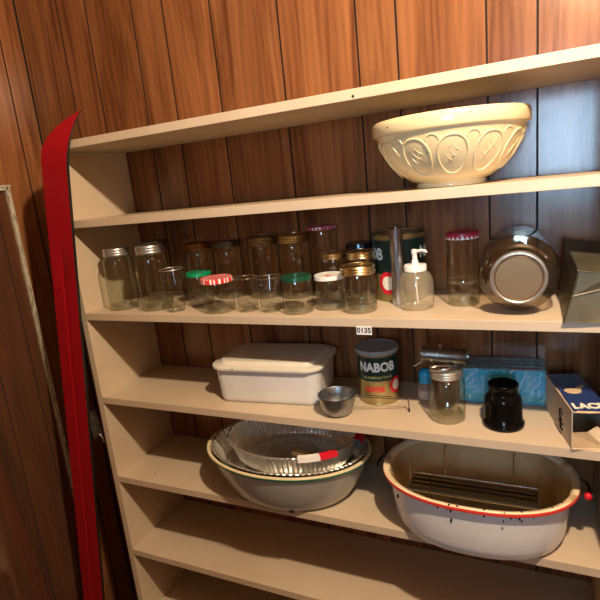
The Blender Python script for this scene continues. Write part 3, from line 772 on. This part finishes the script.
t = tag(link('tan_scrap', box(-.024, .024, -.008, .008, 0, .014, .002), 'cork', None, loc=(.580, .100, Z[5]+.0945), rot=(math.radians(4), 0, math.radians(-5))), 'small tan block lying in the upper foil pan', 'scrap')

# ------------------------------------------------------------------ roaster with rack
rcx, rcy = 1.029, .086
t = thing('enamel_roaster', 'oval white enamel roasting pan with chipped red edged rim', 'roasting pan', (rcx, rcy, Z[5]))
E_ = 2.3; ra, rb_ = .208, .155
bm = bmesh.new()
prof = [(.74, .0), (.80, .002), (.85, .010), (.89, .03), (.915, .07), (.935, .118)]
loft(bm, [sellipse(ra*s, rb_*s, z, 80, E_) for s, z in prof], 0, capb=True)
loft(bm, [sellipse(ra*s-.002, rb_*s-.002, z+.002, 80, E_) for s, z in prof[1:]], 1, capb=True)
r3 = random.Random(11)
for k in range(16):
    q = math.radians(r3.uniform(185, 355)); s_ = r3.choice((.0012, .0018, .0028)); 
    z_ = r3.choice((.114, .112, .105, .09)); sc = (r3.uniform(.93, 1.0) if z_ > .13 else .93)
    c, s = cos(q), sin(q); x = ra*sc*math.copysign(abs(c)**(2/E_), c); y = rb_*sc*math.copysign(abs(s)**(2/E_), s)
    chip(bm, radius=s_, matrix=Matrix.Translation((x, y, z_)) @ Matrix.Diagonal((1, 1, 2.0, 1)), mi=2)
link('pan_body', bm, ['white_enamel', 'stained_enamel', 'chip'], t)
bm = bmesh.new(); loft(bm, [sellipse(ra*s, rb_*s, z, 80, E_) for s, z in ((.925, .117), (.925, .124), (.945, .129), (.985, .131), (1.005, .129))], 0)
r3 = random.Random(11)
for k in range(16):
    q = math.radians(r3.uniform(185, 355)); s_ = r3.choice((.0012, .0018, .0028)); 
    z_ = .1305; sc = (r3.uniform(.93, 1.0) if z_ > .13 else .93)
    c, s = cos(q), sin(q); x = ra*sc*math.copysign(abs(c)**(2/E_), c); y = rb_*sc*math.copysign(abs(s)**(2/E_), s)
    chip(bm, radius=s_, matrix=Matrix.Translation((x, y, z_)) @ Matrix.Diagonal((1, 1, .5, 1)), mi=1)
link('rim', bm, ['roaster_rim', 'chip'], t)
bm = bmesh.new(); loft(bm, [sellipse(ra*s, rb_*s, z, 80, E_) for s, z in ((1.005, .129), (1.012, .126), (1.008, .122), (.995, .122), (.935, .120))], 0); link('red_edge', bm, 'red_enamel', t)
for s in (-1, 1):
    bm = bmesh.new(); x = s*ra
    tube(bm, [(x*.985, -.028, .119), (x+s*.014, -.026, .116), (x+s*.019, -.012, .115), (x+s*.019, .012, .115), (x+s*.014, .026, .116), (x*.985, .028, .119)], .0035, 10)
    h_ = link('handle', bm, 'dark_wire', t)
    if s == 1:
        bm = bmesh.new(); bmesh.ops.create_uvsphere(bm, u_segments=14, v_segments=8, radius=.008, matrix=Matrix.Translation((x+.014, -.028, .117))); k_ = link('red_tip', bm, 'can_red', h_)
t.scale = (1, 1, 1.05)
t = thing('roasting_rack', 'dark wire roasting rack lying inside the white roaster', 'rack', (rcx-.012, rcy+.010, Z[5]+.0045))
bm = bmesh.new(); hx = .142
zz = .060
for j in range(8):
    y = -.030+.0092*j
    tube(bm, [(-hx, y, zz+.003*(j % 2)), (hx, y, zz+.003*(j % 2))], .0021, 8)
link('rod_grid', bm, 'dark_wire', t)
for y in (-.036, .042):
    bm = bmesh.new(); tube(bm, [(-hx, y, zz+.008), (hx, y, zz+.008)], .0026, 8)
    for x in (-hx, hx): tube(bm, [(x, y, zz+.008), (x, y*.9, zz), (x, 0, zz)], .0024, 8)
    link('rack_frame', bm, 'bright_wire', t)
for x, y, h_ in ((-.066, .044, .085), (.090, .044, .085), (-hx, .0, .062), (hx+.002, .01, .055)):
    bm = bmesh.new(); tube(bm, [(x, y, zz+.004), (x, y+.002, zz+h_), (x+.003, y+.002, zz+h_+.003), (x+.005, y, zz+h_)], .0018, 8); link('upright_wire', bm, 'bright_wire', t)
for x in (-.10, .10):
    for y in (-.025, .03):
        bm = bmesh.new(); tube(bm, [(x, y, zz), (x, y, .0)], .002, 8); link('leg', bm, 'dark_wire', t)

# ------------------------------------------------------------------ ski
t = thing('ski', 'red ski with upturned tip standing against the shelf unit', 'ski', (-.275, -.03, FLOOR+.002))
bm = bmesh.new(); rows = []
n = 60
def ax_x(z): return -.0865+.158*(z+.3)+.0      # centre line in world X
zs = [FLOOR+.002+(.42-FLOOR-.002)*k/30 for k in range(31)]+[.42+.142*k/24 for k in range(1, 25)]
for z in zs:
    cx = .046+.158*(z-.57)
    if z < .42: y = -.027; w2 = .0445
    else:
        u = (z-.42)/.142; y = -.027+.091*u**2.3; w2 = .0445*(1-max(0, (u-.22)/.78)**1.9)+.0008
        cx += .012*u*u
    th = .009 if z < .42 else .009-.005*(z-.42)/.142
    gz = .0022 if z < .16 else 0
    # section: front face with central groove, then back
    sec = [(-w2, 0), (-w2*.14, 0), (-w2*.09, gz), (w2*.09, gz), (w2*.14, 0), (w2, 0), (w2, th), (-w2, th)]
    rows.append([(cx+a_*.988+.275, y+b_+.03, z-a_*.156-FLOOR-.002) for a_, b_ in sec])
lo = min(c[2] for c in rows[0]); rows = [[(c[0], c[1], max(c[2], 0)) for c in r_] for r_ in rows]
loft(bm, rows, 0, capb=True, capt=True)
bm.normal_update(); bm.faces.ensure_lookup_table()
for i in range(len(rows)-1):
    for k in range(8): bm.faces[i*8+k].material_index = 0 if k < 5 else 1
for f in bm.faces[(len(rows)-1)*8:]: f.material_index = 1
link('ski_body', bm, ['red_ski', 'ski_black'], t, smooth=True, angle=35)
bm = bmesh.new()
quad_box(bm, -.030, .030, 0, .010, -.05, .05, 0, .003); quad_box(bm, .006, .036, .004, .030, -.045, .035, 0, .005); tube(bm, [(.034, .018, -.04), (.040, .02, -.055), (.038, .022, -.07)], .004, 8)
b_ = link('binding', bm, 'ski_metal', t, loc=(.275-.088, .018, -.33-FLOOR), rot=(0, -.157, 0))

# ------------------------------------------------------------------ old glazed sash leaning at the left
t = thing('old_window_sash', 'tall old glass sash with flaking painted edge frame leaning at left', 'window sash', (XL+.0125, .102, FLOOR+.001), rot=(0, 0, PI/2))
H = .395-FLOOR; x1 = 0; x0 = -.62
link('pane', box(x0+.008, x1-.011, .003, .007, .008, H-.008), 'pane', t, smooth=False)
bm = bmesh.new(); r4 = random.Random(2)
def ragged(bm, xa, xb, za, zb, y0, y1, vert, n=70):
    rings = []
    for k in range(n+1):
        u = k/n; w0 = r4.uniform(-.0012, .0008)
        if vert: z = za+(zb-za)*u; rings.append([(xa+w0, y0, z), (xb, y0, z), (xb, y1, z), (xa+w0, y1, z)])
        else: x = xa+(xb-xa)*u; rings.append([(x, y0, za+w0), (x, y1, za+w0), (x, y1, zb), (x, y0, zb)])
    loft(bm, rings, 0, capb=True, capt=True)
ragged(bm, x1-.014, x1-.008, 0, H-.001, -.003, .010, True, 180)
ragged(bm, x0, x0+.010, 0, H-.001, -.003, .010, True, 60); ragged(bm, x0, x1-.01, H-.010, H, -.003, .010, False)
ragged(bm, x0, x1-.01, 0, .012, -.003, .010, False)
link('flaking_frame', bm, 'worn_paint', t, smooth=False)
bm = bmesh.new(); quad_box(bm, x1-.007, x1-.003, -.004, .010, 0, H, 0, .001); quad_box(bm, x0, x1, -.006, .012, H+.0005, H+.006, 0, .001); link('edge_trim', bm, 'worn_paint', t, smooth=False)

# hanging ceiling bulb (above the frame)
t = thing('ceiling_bulb_socket', 'bare bulb socket hanging from the ceiling above the frame', 'lamp', (1.36, -.70, 1.085))
bm = bmesh.new(); lathe(bm, [(0, 0), (.018, 0), (.02, .01), (.02, .05), (.006, .055), (.004, .06), (.004, CEIL-1.0855)], 20); link('socket', bm, 'white_plastic', t)
